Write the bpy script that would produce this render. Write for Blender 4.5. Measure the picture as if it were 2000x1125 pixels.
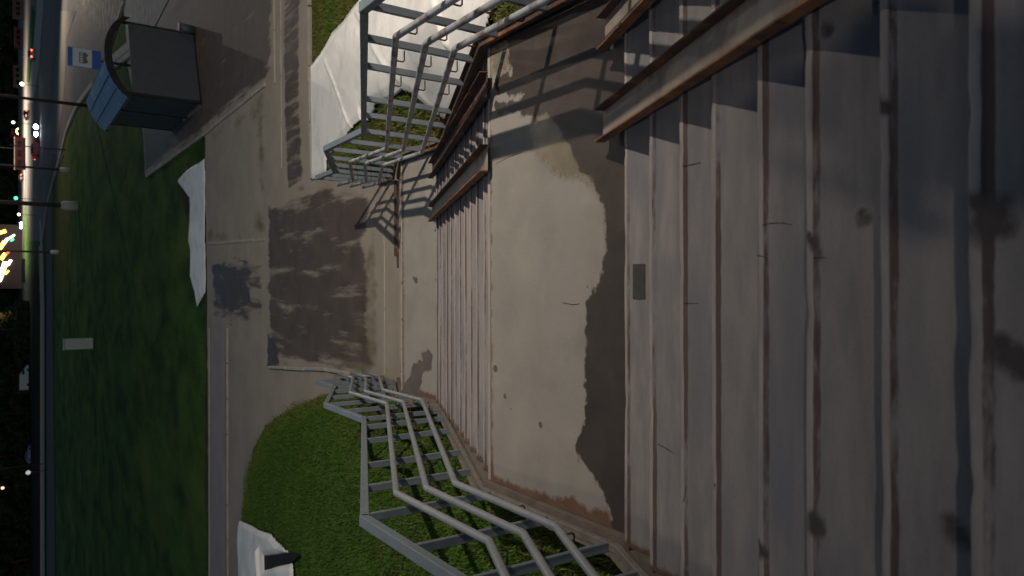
import bpy, math, random
import numpy as np
from mathutils import Vector
random.seed(7); rng = np.random.default_rng(7)
for o in list(bpy.data.objects): bpy.data.objects.remove(o)
C = bpy.context.scene.collection
S = bpy.context.scene

# ------------------------------------------------------------------ camera, sky, lamps' levels, exposure
CAMZ = 5.38                       # metres above the plaza at the foot of the stairs
PITCH = math.atan(990/1450)
cd = bpy.data.cameras.new('camera'); cam = bpy.data.objects.new('camera', cd); C.objects.link(cam)
cd.sensor_width = 36; cd.lens = 36*1450/2000; cd.clip_start = .02; cd.clip_end = 3000
from mathutils import Matrix
YAW = math.radians(-0.16)
cp, sp = math.cos(PITCH), math.sin(PITCH)
U = Vector((0, sp, cp)); R_ = Vector((1, 0, 0)); F = Vector((0, cp, -sp))
rot = Matrix.Rotation(YAW, 3, 'Z')
U, R_, F = rot@U, rot@R_, rot@F
m = Matrix(((-U.x, R_.x, -F.x, 0), (-U.y, R_.y, -F.y, 0), (-U.z, R_.z, -F.z, CAMZ), (0, 0, 0, 1)))   # the phone is held turned by 90 degrees
cam.matrix_world = m
cd.dof.use_dof = True; cd.dof.focus_distance = 6.0; cd.dof.aperture_fstop = 2.4
S.camera = cam
w = bpy.data.worlds.new("World"); S.world = w; w.use_nodes = True
nt = w.node_tree
sky = nt.nodes.new('ShaderNodeTexSky'); sky.sky_type = 'NISHITA'; sky.sun_disc = False
sky.sun_elevation = math.radians(4.0); sky.sun_rotation = math.radians(200); sky.ozone_density = 2.2
bg = nt.nodes['Background']; bg.inputs[1].default_value = 0.078
nt.links.new(sky.outputs[0], bg.inputs[0])
S.view_settings.view_transform = 'Standard'; S.view_settings.look = 'None'
S.view_settings.exposure = 0.0; S.view_settings.gamma = 1.0
LAMP_R = dict(loc=(7.75, 1.4, CAMZ+6.0), aim=(1.6, 15.5, 0), power=8000, size=math.radians(110), blend=1.0)
LAMP_L = dict(loc=(-2.2, -7.0, CAMZ+9.0), aim=(-.5, 2.5, 2.8), power=1050, size=math.radians(100), blend=1.0, soft=.2)
LAMP_M = dict(loc=(4.3, 15.8, 11.4), aim=(1.0, 8.0, 1.0), power=260, size=math.radians(150), blend=1.0, arm=4.9)
LAMP_F = dict(loc=(16.5, 26.0, 9.0), aim=(4, 22, 0), power=420, size=math.radians(150), blend=1.0)
LAMP_COL = (1.0, .87, .70)

# ------------------------------------------------------------------ helpers
def ray(x, y):                     # viewing ray of a photograph point, used to read ground positions
    u = 562.5-y+4; v = x-1000; f = 1450
    return np.array([u, f*cp-v*sp, -(f*sp+v*cp)])
def G(x, y, z=0.0):                # point at height z
    r = ray(x, y); k = (z-CAMZ)/r[2]; return (r[0]*k, r[1]*k)
def GY(x, y, Y):
    r = ray(x, y); k = Y/r[1]; return (r[0]*k, Y, CAMZ+r[2]*k)
def tag(o, label=None, cat=None, group=None, kind=None):
    if label: o['label'] = label
    if cat: o['category'] = cat
    if group: o['group'] = group
    if kind: o['kind'] = kind
    return o
def empty(name, loc=(0,0,0), rz=0, **k):
    o = bpy.data.objects.new(name, None); C.objects.link(o); o.location = loc; o.rotation_euler.z = rz
    o.empty_display_size = .2
    return tag(o, **k)
class MB:
    def __init__(s): s.v = []; s.f = []; s.sm = []
    def add(s, vs, fs, smooth=False):
        n = len(s.v); s.v += [tuple(map(float, v)) for v in vs]; s.f += [tuple(n+i for i in f) for f in fs]; s.sm += [smooth]*len(fs); return s
    def box(s, c, d, rz=0, bev=0, M=None):
        x, y, z = d[0]/2, d[1]/2, d[2]/2
        b = min(bev, x*.9, y*.9, z*.9)
        vs = []
        if b <= 0:
            for sx in (-1,1):
                for sy in (-1,1):
                    for sz in (-1,1): vs.append(Vector((sx*x, sy*y, sz*z)))
            fs = [(0,1,3,2),(4,6,7,5),(0,4,5,1),(2,3,7,6),(0,2,6,4),(1,5,7,3)]
        else:
            idx = {}
            for sx in (-1,1):
                for sy in (-1,1):
                    for sz in (-1,1):
                        for a in range(3):
                            p = [sx*(x-b), sy*(y-b), sz*(z-b)]; p[a] = (sx*x, sy*y, sz*z)[a]
                            idx[(sx,sy,sz,a)] = len(vs); vs.append(Vector(p))
            fs = []
            for a in range(3):
                b1, b2 = [(1,2),(2,0),(0,1)][a]
                for s0 in (-1,1):
                    q = []
                    for (t1,t2) in ((-1,-1),(1,-1),(1,1),(-1,1)):
                        k = [0,0,0]; k[a] = s0; k[b1] = t1; k[b2] = t2; q.append(idx[(*k,a)])
                    fs.append(tuple(q if s0 > 0 else q[::-1]))
            for a in range(3):
                b1, b2 = [(1,2),(2,0),(0,1)][a]
                for t1 in (-1,1):
                    for t2 in (-1,1):
                        k1 = [0,0,0]; k2 = [0,0,0]
                        k1[a] = -1; k2[a] = 1
                        for k in (k1,k2): k[b1] = t1; k[b2] = t2
                        q = [idx[(*k1,b1)], idx[(*k2,b1)], idx[(*k2,b2)], idx[(*k1,b2)]]
                        fs.append(tuple(q if t1*t2 > 0 else q[::-1]))
            for sx in (-1,1):
                for sy in (-1,1):
                    for sz in (-1,1):
                        q = [idx[(sx,sy,sz,0)], idx[(sx,sy,sz,1)], idx[(sx,sy,sz,2)]]
                        fs.append(tuple(q if sx*sy*sz > 0 else q[::-1]))
        if M is None: M = Matrix.Rotation(rz, 3, 'Z')
        c = Vector(c)
        return s.add([c+M@v for v in vs], fs)
    def beam(s, p, q, wx, wz, bev=.004, up=(0,0,1)):   # rectangular bar from p to q; wx sideways, wz along 'up'
        p, q = Vector(p), Vector(q); d = (q-p); L = d.length; d.normalize()
        side = d.cross(Vector(up))
        if side.length < 1e-4: side = Vector((1,0,0))
        side.normalize(); u = side.cross(d)
        M = Matrix((side, d, u)).transposed()
        return s.box((p+q)/2, (wx, L, wz), bev=bev, M=M)
    def tube(s, pts, r, n=10, caps=True):
        pts = [Vector(p) for p in pts]; rs = r if isinstance(r, (list, tuple)) else [r]*len(pts)
        vs = []; prev = None
        for i, p in enumerate(pts):
            if i == 0: d = pts[1]-p
            elif i == len(pts)-1: d = p-pts[i-1]
            else: d = (pts[i+1]-p).normalized()+(p-pts[i-1]).normalized()
            d.normalize()
            if prev is None:
                a = d.orthogonal().normalized()
            else:
                a = prev-d*prev.dot(d); a.normalize()
            prev = a; b = d.cross(a)
            for k in range(n):
                t = 2*math.pi*k/n; vs.append(p+(a*math.cos(t)+b*math.sin(t))*rs[i])
        fs = [(i*n+k, i*n+(k+1)%n, (i+1)*n+(k+1)%n, (i+1)*n+k) for i in range(len(pts)-1) for k in range(n)]
        n0 = len(s.v); s.add(vs, fs, True)
        if caps:
            s.f.append(tuple(n0+k for k in range(n))[::-1]); s.sm.append(False)
            s.f.append(tuple(n0+(len(pts)-1)*n+k for k in range(n))); s.sm.append(False)
        return s
    def ball(s, c, r, sc=(1,1,1), nu=12, nv=8):
        vs = [(c[0], c[1], c[2]+r*sc[2])]
        for j in range(1, nv):
            t = math.pi*j/nv
            for i in range(nu):
                a = 2*math.pi*i/nu
                vs.append((c[0]+r*sc[0]*math.sin(t)*math.cos(a), c[1]+r*sc[1]*math.sin(t)*math.sin(a), c[2]+r*sc[2]*math.cos(t)))
        vs.append((c[0], c[1], c[2]-r*sc[2])); fs = []
        for i in range(nu): fs.append((0, 1+i, 1+(i+1) % nu))
        for j in range(nv-2):
            for i in range(nu): fs.append((1+j*nu+i, 1+(j+1)*nu+i, 1+(j+1)*nu+(i+1) % nu, 1+j*nu+(i+1) % nu))
        l = len(vs)-1
        for i in range(nu): fs.append((l, 1+(nv-2)*nu+(i+1) % nu, 1+(nv-2)*nu+i))
        return s.add(vs, fs, True)
    def prism(s, poly, h0, h1):     # closed vertical prism
        n = len(poly)
        vs = [(p[0], p[1], h0) for p in poly]+[(p[0], p[1], h1) for p in poly]
        fs = [tuple(range(n))[::-1], tuple(range(n, 2*n))]+[(i, (i+1) % n, n+(i+1) % n, n+i) for i in range(n)]
        return s.add(vs, fs)
    def build(s, name, mat, parent=None, **k):
        me = bpy.data.meshes.new(name); me.from_pydata(s.v, [], s.f)
        me.polygons.foreach_set('use_smooth', s.sm); me.materials.append(mat); me.update()
        o = bpy.data.objects.new(name, me); C.objects.link(o)
        if parent: o.parent = parent
        return tag(o, **k)
def npmesh(name, V, Fq, mat, attrs=None, smooth=True, parent=None, **k):
    me = bpy.data.meshes.new(name); n = len(Fq); c = Fq.shape[1]
    me.vertices.add(len(V)); me.vertices.foreach_set('co', np.asarray(V, np.float32).ravel())
    me.loops.add(n*c); me.loops.foreach_set('vertex_index', np.asarray(Fq, np.int32).ravel())
    me.polygons.add(n); me.polygons.foreach_set('loop_start', np.arange(0, n*c, c, dtype=np.int32))
    me.polygons.foreach_set('loop_total', np.full(n, c, np.int32))
    me.update(calc_edges=True)
    me.polygons.foreach_set('use_smooth', np.full(n, smooth))
    for a, val in (attrs or {}).items():
        at = me.attributes.new(a, 'FLOAT', 'POINT'); at.data.foreach_set('value', np.asarray(val, np.float32))
    me.materials.append(mat); me.update()
    o = bpy.data.objects.new(name, me); C.objects.link(o)
    if parent: o.parent = parent
    return tag(o, **k)
def grid(xs, ys, zf):
    X, Y = np.meshgrid(xs, ys); Z = zf(X, Y) if callable(zf) else np.full_like(X, zf)
    V = np.stack([X.ravel(), Y.ravel(), Z.ravel()], 1); nx = len(xs); ny = len(ys)
    i = np.arange(nx*ny).reshape(ny, nx)
    Q = np.stack([i[:-1,:-1].ravel(), i[:-1,1:].ravel(), i[1:,1:].ravel(), i[1:,:-1].ravel()], 1)
    return V, Q
def sdpoly(X, Y, poly):            # signed distance, + inside
    P = np.asarray(poly, float); X = np.asarray(X, float); Y = np.asarray(Y, float)
    d2 = np.full(X.shape, 1e18); ins = np.zeros(X.shape, bool); n = len(P)
    for i in range(n):
        a, b = P[i], P[(i+1) % n]; ex, ey = b-a; wx, wy = X-a[0], Y-a[1]
        t = np.clip((wx*ex+wy*ey)/(ex*ex+ey*ey+1e-12), 0, 1)
        d2 = np.minimum(d2, (wx-ex*t)**2+(wy-ey*t)**2)
        c = (a[1] > Y) != (b[1] > Y)
        with np.errstate(divide='ignore', invalid='ignore'):
            xi = a[0]+(Y-a[1])*ex/(ey if abs(ey) > 1e-12 else 1e-12)
        ins ^= c & (X < xi)
    d = np.sqrt(d2); return np.where(ins, d, -d)
def mask(sd, w): return np.clip(.5+sd/(2*w), 0, 1)
def px(pts, z=0.0): return [G(x, y, z) for x, y in pts]

# ------------------------------------------------------------------ materials
def nn(t, kind, **k):
    n = t.nodes.new(kind)
    for a, b in k.items(): setattr(n, a, b)
    return n
def surf(name, c1, c2, scale=4.0, rough=.8, bump=.3, bscale=60., bdist=.004, speck=0.0, masks=(), metal=0.0, vec=(1,1,1), spec=.5, contrast=.5, c3=None, s3=1.0):
    """c1-c2 mottled by fractal noise, optional third colour in larger blots, fine speckle, painted-in world masks (stains, wet, dirt)"""
    M = bpy.data.materials.new(name); M.use_nodes = True; t = M.node_tree; L = t.links.new
    b = t.nodes['Principled BSDF']; b.inputs['Metallic'].default_value = metal; b.inputs['Specular IOR Level'].default_value = spec
    geo = nn(t, 'ShaderNodeNewGeometry'); tc = nn(t, 'ShaderNodeTexCoord')
    mp = nn(t, 'ShaderNodeMapping'); mp.inputs['Scale'].default_value = vec; L(tc.outputs['Object'], mp.inputs[0])
    def noise(sc, det=6, r=.6, src=None):
        n = nn(t, 'ShaderNodeTexNoise'); n.inputs['Scale'].default_value = sc; n.inputs['Detail'].default_value = det; n.inputs['Roughness'].default_value = r
        L((src or mp).outputs[0], n.inputs['Vector']); return n
    def ramp(src, a, c):
        r = nn(t, 'ShaderNodeMapRange'); r.inputs[1].default_value = a; r.inputs[2].default_value = c; L(src, r.inputs[0]); return r.outputs[0]
    def mix(f, a, c, blend='MIX'):
        x = nn(t, 'ShaderNodeMix', data_type='RGBA', blend_type=blend)
        if hasattr(f, 'links') or not isinstance(f, (int, float)): L(f, x.inputs[0])
        else: x.inputs[0].default_value = f
        for s_, v_ in ((6, a), (7, c)):
            if isinstance(v_, (tuple, list)): x.inputs[s_].default_value = (*v_, 1)
            else: L(v_, x.inputs[s_])
        return x.outputs[2]
    col = mix(ramp(noise(scale).outputs[0], .5-contrast/2.2, .5+contrast/2.2), c1, c2)
    if c3: col = mix(ramp(noise(s3, 4).outputs[0], .5, .66), col, c3)
    if speck:
        sn = noise(scale*60+90, 2, .8)
        r = ramp(sn.outputs[0], .25, .75)
        g = nn(t, 'ShaderNodeMapRange'); g.inputs[3].default_value = 1-speck; g.inputs[4].default_value = 1+speck; L(r, g.inputs[0])
        cx = nn(t, 'ShaderNodeVectorMath', operation='SCALE'); L(col, cx.inputs[0]); L(g.outputs[0], cx.inputs[3]); col = cx.outputs[0]
    rgh = None; rv = rough
    rn = ramp(noise(scale*2.3+1).outputs[0], .3, .7)
    rr = nn(t, 'ShaderNodeMapRange'); rr.inputs[3].default_value = max(.05, rough-.1); rr.inputs[4].default_value = min(1, rough+.08); L(rn, rr.inputs[0]); rgh = rr.outputs[0]
    bs = None
    for (att, mc, amp, nsc, mr, sharp) in masks:
        a = nn(t, 'ShaderNodeAttribute', attribute_name=att)
        mp2 = nn(t, 'ShaderNodeMapping'); mp2.inputs['Scale'].default_value = nsc; L(tc.outputs['Object'], mp2.inputs[0])
        n = noise(1.0, 7, .65, mp2)
        ad = nn(t, 'ShaderNodeMath', operation='MULTIPLY_ADD'); L(n.outputs[0], ad.inputs[0]); ad.inputs[1].default_value = amp; L(a.outputs['Fac'], ad.inputs[2])
        f = ramp(ad.outputs[0], .5+amp/2-sharp, .5+amp/2+sharp)
        # nothing where the attribute is zero
        g0 = ramp(a.outputs['Fac'], 0.0, .06); mu = nn(t, 'ShaderNodeMath', operation='MULTIPLY'); L(f, mu.inputs[0]); L(g0, mu.inputs[1]); f = mu.outputs[0]
        mc2 = mix(ramp(noise(scale*1.7).outputs[0], .3, .7), tuple(c*.78 for c in mc), tuple(c*1.22 for c in mc))
        col = mix(f, col, mc2)
        if mr is not None:
            x = nn(t, 'ShaderNodeMix', data_type='FLOAT'); L(f, x.inputs[0]); L(rgh, x.inputs[2]); x.inputs[3].default_value = mr; rgh = x.outputs[0]
    L(col, b.inputs['Base Color']); L(rgh, b.inputs['Roughness'])
    if bump:
        bn = noise(bscale, 5, .7); bu = nn(t, 'ShaderNodeBump'); bu.inputs['Strength'].default_value = bump; bu.inputs['Distance'].default_value = bdist
        L(bn.outputs[0], bu.inputs['Height']); L(bu.outputs[0], b.inputs['Normal'])
    return M
def glow(name, col, s):
    M = bpy.data.materials.new(name); M.use_nodes = True; b = M.node_tree.nodes['Principled BSDF']
    b.inputs['Base Color'].default_value = (*[c*.5 for c in col], 1); b.inputs['Emission Color'].default_value = (*col, 1); b.inputs['Emission Strength'].default_value = s
    return M
WET_SHADE = (.055, .043, .037)  # wet concrete, and the shade painted on the upper landing's right side
m_step = surf('step_concrete', (.275,.25,.248), (.185,.175,.183), 3.2, .85, .6, 90, .004, .2, c3=(.165,.165,.188), s3=1.1,
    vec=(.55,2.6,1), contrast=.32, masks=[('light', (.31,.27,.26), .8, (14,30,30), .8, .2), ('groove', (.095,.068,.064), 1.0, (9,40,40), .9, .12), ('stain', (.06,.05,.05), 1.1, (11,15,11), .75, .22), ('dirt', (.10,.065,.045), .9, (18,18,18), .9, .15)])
m_land = surf('landing_concrete', (.30,.278,.252), (.215,.203,.19), 2.6, .82, .6, 80, .004, .2, c3=(.265,.252,.235), s3=1.7,
    masks=[('dirt', (.13,.075,.05), .8, (14,14,14), .9, .12), ('stain', (.10,.085,.08), 1.2, (7,7,7), .8, .06), ('damp', (.17,.145,.10), .7, (22,22,22), .16, .12), ('wet', WET_SHADE, 1.0, (10,10,10), .42, .05)])
m_plaza = surf('plaza_concrete', (.305,.272,.228), (.23,.205,.172), 1.1, .85, .5, 40, .006, .18,
    masks=[('moss', (.115,.10,.05), .9, (2.2,.9,2), .9, .12), ('asph', (.078,.060,.052), .95, (3.6,.42,2), .7, .07), ('puddle', (.050,.045,.050), 1.0, (3.6,.6,2), .6, .05)])
m_grit = surf('broken_nosing', (.10,.062,.045), (.19,.14,.11), 14, .9, .8, 70, .006, .2)
m_paint = surf('grey_paint', (.17,.205,.24), (.125,.15,.175), 5, .42, .25, 30, .002, .05)
m_pipe = surf('pipe_paint', (.36,.38,.41), (.28,.30,.325), 7, .34, .25, 50, .0015, .06, c3=(.12,.055,.04), s3=7)
m_pipe_n = surf('pipe_paint_clean', (.25,.27,.30), (.20,.215,.24), 7, .34, .2, 50, .0015, .05)
m_rust = surf('rust', (.09,.046,.032), (.05,.029,.023), 7, .8, .8, 45, .006, .25, c3=(.26,.115,.045), s3=3.5)
m_rusto = surf('orange_rust', (.40,.17,.065), (.15,.065,.034), 9, .85, .8, 45, .006, .3, c3=(.09,.045,.03), s3=5)
m_web = surf('worn_steel', (.30,.26,.22), (.24,.20,.17), 5, .6, .4, 50, .003, .12, c3=(.16,.10,.07), s3=4)
m_tarp = surf('white_tarp', (.88,.87,.86), (.81,.81,.81), 3, .42, .35, 6, .03, .0, c3=(.70,.69,.68), s3=1.6)
m_earth = surf('embankment_soil', (.055,.052,.022), (.035,.045,.014), 2.5, .95, .8, 20, .03, .3, c3=(.10,.075,.045), s3=.7)
m_black = surf('black_metal', (.012,.012,.014), (.02,.02,.022), 4, .7, .1, spec=.1)

def field_mat():
    M = surf('field_grass', (.060,.125,.024), (.020,.050,.010), .35, .95, .9, 3.0, .08, .3, spec=.08, contrast=.3, vec=(1.6,.8,1), c3=(.095,.135,.028), s3=.12,
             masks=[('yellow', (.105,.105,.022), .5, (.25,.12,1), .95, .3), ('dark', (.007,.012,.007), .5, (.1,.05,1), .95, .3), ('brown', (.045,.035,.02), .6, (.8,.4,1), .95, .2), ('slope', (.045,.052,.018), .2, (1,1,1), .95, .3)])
    return M
m_field = field_mat()
def blade_mat():
    M = bpy.data.materials.new('grass_blades'); M.use_nodes = True; t = M.node_tree; b = t.nodes['Principled BSDF']
    a = nn(t, 'ShaderNodeAttribute', attribute_name='tint'); r = nn(t, 'ShaderNodeValToRGB')
    r.color_ramp.elements[0].color = (.030,.084,.010,1); r.color_ramp.elements[1].color = (.20,.16,.07,1)
    for p, c in ((.35,(.064,.132,.016,1)), (.6,(.125,.14,.026,1)), (.8,(.14,.12,.04,1))):
        e = r.color_ramp.elements.new(p); e.color = c
    t.links.new(a.outputs['Fac'], r.inputs[0]); t.links.new(r.outputs[0], b.inputs['Base Color']); b.inputs['Roughness'].default_value = .6
    b.inputs['Specular IOR Level'].default_value = .25
    return M
m_blade = blade_mat()

# ------------------------------------------------------------------ terrain
XL, XR = -1.5, 1.86               # sides of the staircase
Z1, Z2 = CAMZ-3.02, CAMZ-4.66     # the two landings
def ytoe(X):
    left = np.interp(-X, [0, 1.6, 2.0, 2.6, 3.77, 5, 6.1, 9, 14, 30], [11.4, 12.2, 14.5, 16.9, 19.85, 21.1, 21.6, 22.0, 22.2, 22.4])
    right = np.interp(X, [0, 1.9, 2.3, 60], [11.4, 12.6, 15.35, 15.6])
    return np.where(X < 0, left, right)
def slope_z(X, Y):
    yt = ytoe(X); s = (yt-Y)/(yt-4.7)
    z = 2.16*np.clip(s, 0, None)**1.25
    z = np.where(Y < 4.7, 2.16+.40*(4.7-Y), z)
    z = np.minimum(z, 4.6+.02*(4.7-Y))
    # flatten toward the landing levels near the stair
    return np.where(Y >= yt, 0, z)
def ground_z(X, Y):
    z = slope_z(X, Y)
    near = (X > XL-.03) & (X < XR+.1) & (Y < 11.3)
    prof = np.interp(Y, [-6, 3.1, 4.7, 8.35, 9.6, 11.2], [CAMZ-1.1, Z1, Z1, Z2, Z2, 0])
    e = np.clip((np.abs(X-.18)-1.70)/1.2, 0, 1); e = e*e*(3-2*e)
    side = prof-.10
    z = np.where((X > XL-.2) & (X < XR+.2) & (Y > 11.2), 0, z)
    z2 = np.where(Y < 11.3, side*(1-e)+z*e, z)
    bumps = .05*np.sin(X*2.1+Y*.7)*np.sin(Y*1.7-X*.6)*np.clip(z, 0, 1)
    z2 = z2+bumps*e
    far = np.clip((Y-40)/60, 0, 1)
    return np.where(near, np.minimum(prof-.75, 0), z2)-.0
xs = np.unique(np.round(np.concatenate([np.linspace(-600,-60,20), np.linspace(-60,-15,31), np.linspace(-15,-4,45), np.arange(-8,-1.6,.08), [-1.56, -1.5, -1.46, -1.3, 0, 1.7, 1.80, 1.93, 1.99], np.arange(2.1,5,.15), np.linspace(5,15,41), np.linspace(15,60,31), np.linspace(60,600,20)]), 3))
ys = np.unique(np.round(np.concatenate([np.linspace(-400,-8,12), np.arange(-8,3,.35), np.arange(3,13,.15), np.arange(13,22.2,.07), np.arange(22.3,24,.15), np.linspace(24,60,61), np.linspace(60,200,60), np.linspace(200,900,20)]), 3))
V, Q = grid(xs, ys, ground_z)
X, Y = V[:,0], V[:,1]
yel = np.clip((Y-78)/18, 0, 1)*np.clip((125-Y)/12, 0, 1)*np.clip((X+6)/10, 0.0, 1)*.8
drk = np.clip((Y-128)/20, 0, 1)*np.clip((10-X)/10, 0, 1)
brn = mask(sdpoly(X, Y, px([(402,265),(402,310),(350,350),(360,420),(395,440),(402,600),(398,800),(402,1120),(410,1120),(410,265)])), .5)
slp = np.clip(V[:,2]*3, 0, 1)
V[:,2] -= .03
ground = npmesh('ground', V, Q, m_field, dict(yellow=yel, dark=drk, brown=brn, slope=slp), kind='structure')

# ------------------------------------------------------------------ plaza at the foot of the stairs
PL = px([(793,812),(735,741),(640,757),(590,757),(550,772),(515,802),(490,850),(478,920),(471,1000),(469,1125),(468,1400),(408,1400),(408,1125),(405,600),(401,300),(401,264),(284,345),(279,250),(262,190),(250,130),(246,60),(240,0),(238,-220),(603,-220),(604,0),(606,130),(609,356),(640,346),(745,347),(793,285)])
gx = np.arange(-14, 17, .07); gy = np.arange(11.0, 46, .07)
V, Q = grid(gx, gy, 0.0)
X, Y = V[:,0], V[:,1]
sd = sdpoly(X, Y, PL)+.02*np.sin(X*7.1)*np.sin(Y*5.3)+np.where(X < -1.7, .4, 0)*np.clip((24-Y)/2, 0, 1)
cen = sd[Q].mean(1) > 0
# shallow unevenness of old slabs
V[:,2] = .006+.004*np.sin(X*1.3+Y*.4)
Wp = px([(742,735),(700,733),(640,720),(528,714),(524,650),(522,560),(521,395),(560,384),(604,376),(640,352),(700,356),(722,370),(728,420),(716,480),(728,560),(722,640),(728,690)])
Ap = px([(284,347),(400,262),(440,228),(520,168),(532,130),(535,0),(535,-220),(238,-220),(246,60),(262,190),(279,250)])
Bp = px([(553,-220),(552,0),(553,180),(556,300),(560,384),(600,378),(592,300),(588,150),(590,0),(590,-220)])
Cp = px([(412,505),(420,500),(455,498),(485,500),(495,520),(492,560),(497,600),(470,618),(452,638),(440,610),(420,600),(412,560)])
Dp = px([(412,500),(518,490),(520,650),(470,655),(412,640)])
as_ = np.maximum.reduce([mask(sdpoly(X,Y,Wp), .32)*.61, mask(sdpoly(X,Y,Ap), .5)*.68, mask(sdpoly(X,Y,Bp), .22)*.57, mask(sdpoly(X,Y,Dp), .5)*.49])
pud = np.maximum.reduce([mask(sdpoly(X,Y,Cp), .45)*.62, mask(sdpoly(X,Y,px([(523,655),(523,712),(545,712),(538,660)])), .3), mask(sdpoly(X,Y,px([(290,340),(400,255),(430,180),(380,60),(320,90),(282,250)])), 2.0)*.62])
Mp = px([(400,262),(440,228),(520,168),(520,395),(505,400),(500,250),(450,250),(430,272),(402,290)])
mos = np.maximum.reduce([mask(sdpoly(X,Y,Mp), .6)*.6, mask(sdpoly(X,Y,px([(404,440),(404,480),(520,462),(518,395),(505,400),(490,455)])), .5)*.62, mask(sdpoly(X,Y,px([(745,380),(735,300),(745,735),(700,745),(640,765)])), .2)*.5])
plaza = npmesh('paved_plaza', V, Q[cen], m_plaza, dict(asph=as_, puddle=pud, moss=mos), kind='structure')
def sheet(name, pts, z, mat, **k):
    mb = MB(); P = [(*p, z) for p in px(pts)]
    mb.add(P, [tuple(range(len(P)))]); return mb.build(name, mat, kind='structure', **k)
m_purple = surf('old_paving', (.30,.26,.255), (.22,.19,.19), .9, .8, .3, 30, .005, .1)
m_kerb = surf('kerb_concrete', (.36,.33,.29), (.25,.23,.2), 3, .8, .3, 40, .004, .1)
m_road = surf('road_asphalt', (.15,.13,.135), (.11,.098,.10), .25, .75, .3, 10, .01, .08, spec=.08, c3=(.17,.145,.135), s3=.05)
m_road2 = surf('road_pale', (.22,.19,.17), (.165,.145,.135), .3, .9, .3, 10, .01, .08, spec=.08)
m_pale = surf('pale_paving', (.36,.32,.27), (.28,.25,.215), .8, .8, .3, 10, .01, .08)
# footpath along the field
sheet('footpath', [(412,1400),(412,640),(441,640),(443,1400)], .018, m_purple)
def kerb(pts, wd, z0, z1, name, mat=None, **k):
    mb = MB(); P = [Vector((*p, 0)) for p in px(pts)]
    for a, b in zip(P, P[1:]):
        d = (b-a); n = max(1, int(d.length/1.0))
        if d.length > 60: n = 30
        for i in range(n):
            p = a+d*(i/n); q = a+d*((i+.985)/n); c = (p+q)/2+Vector((random.uniform(-.01,.01), random.uniform(-.01,.01), (z0+z1)/2))
            mb.box(c, ((q-p).length, wd, z1-z0), rz=math.atan2(d.y, d.x), bev=.012)
    return mb.build(name, mat or m_kerb, kind='structure', **k)
kerb([(446,1400),(445,640)], .10, -.1, .05, 'kerb')
kerb([(409,1400),(409,640)], .12, -.1, .03, 'kerb')
kerb([(286,344),(402,260),(520,164)], .10, -.1, .045, 'kerb')
kerb([(537,-200),(537,60),(538,165)], .10, -.1, .03, 'kerb')
kerb([(604,-220),(606,130),(610,352)], .09, -.1, .045, 'kerb')
kerb([(741,738),(640,722),(527,717)], .07, -.1, .05, 'kerb')
kerb([(406,476),(519,468)], .08, -.1, .02, 'kerb')
kerb([(549,-200),(550,150),(551,330)], .05, -.1, .022, 'kerb')
kerb([(751,350),(751,733)], .03, -.1, .014, 'kerb')

# roads beyond the field
sheet('road', [(246,-260),(245,0),(215,90),(185,158),(150,205),(131,250),(118,300),(103,350),(91,400),(83,450),(80,470),(58,470),(50,380),(52,250),(60,120),(70,-260)], .02, m_road)
sheet('tram_bed', [(118,-260),(112,0),(104,120),(96,200),(86,300),(72,420),(62,420),(66,300),(74,200),(84,100),(88,-260)], .035, m_road2)
sheet('bus_lane', [(150,20),(132,70),(128,150),(124,200),(118,248),(108,300),(99,300),(106,200),(112,120),(116,60),(118,20)], .045, m_road2)
sheet('far_pavement', [(124,300),(105,360),(103,420),(103,520),(104,700),(107,950),(110,1400),(92,1400),(92,950),(91,700),(92,540),(89,470),(88,420),(92,360),(104,300)], .03, surf('far_paving', (.13,.115,.11), (.09,.08,.08), .4, .9, 0, spec=.1))
sheet('far_track', [(88,1400),(87,950),(87,600),(84,480),(80,430),(77,430),(79,480),(82,600),(82,950),(82,1400)], .035, m_pale)
sheet('far_kerbside', [(88,-200),(85,20),(76,130),(66,200),(54,200),(62,130),(72,20),(76,-200)], .06, m_pale)
sheet('far_forecourt', [(66,-260),(64,60),(58,200),(50,330),(46,470),(40,560),(24,560),(24,-260)], .03, m_road2)
sheet('grass_verge', [(69,20),(62,130),(58,160),(52,160),(57,60),(62,10)], .075, m_field)
sheet('bay_pavement', [(331,-30),(330,0),(301,56),(258,52),(244,45),(248,0),(248,-60)], .03, m_pale)
kerb([(208,128),(258,87)], .5, -.1, .13, 'kerb', m_pale)
kerb([(216,133),(262,100)], .35, -.1, .10, 'kerb', m_pale)
kerb([(243,-60),(244,0),(214,92)], .35, -.1, .10, 'kerb', m_pale)
kerb([(183,162),(150,207),(131,252),(119,300),(104,352),(91,402),(82,470)], .45, -.1, .12, 'kerb', m_pale)
kerb([(82,1400),(82,950),(82,600),(79,480)], .4, -.1, .25, 'kerb', m_pale)

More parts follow.
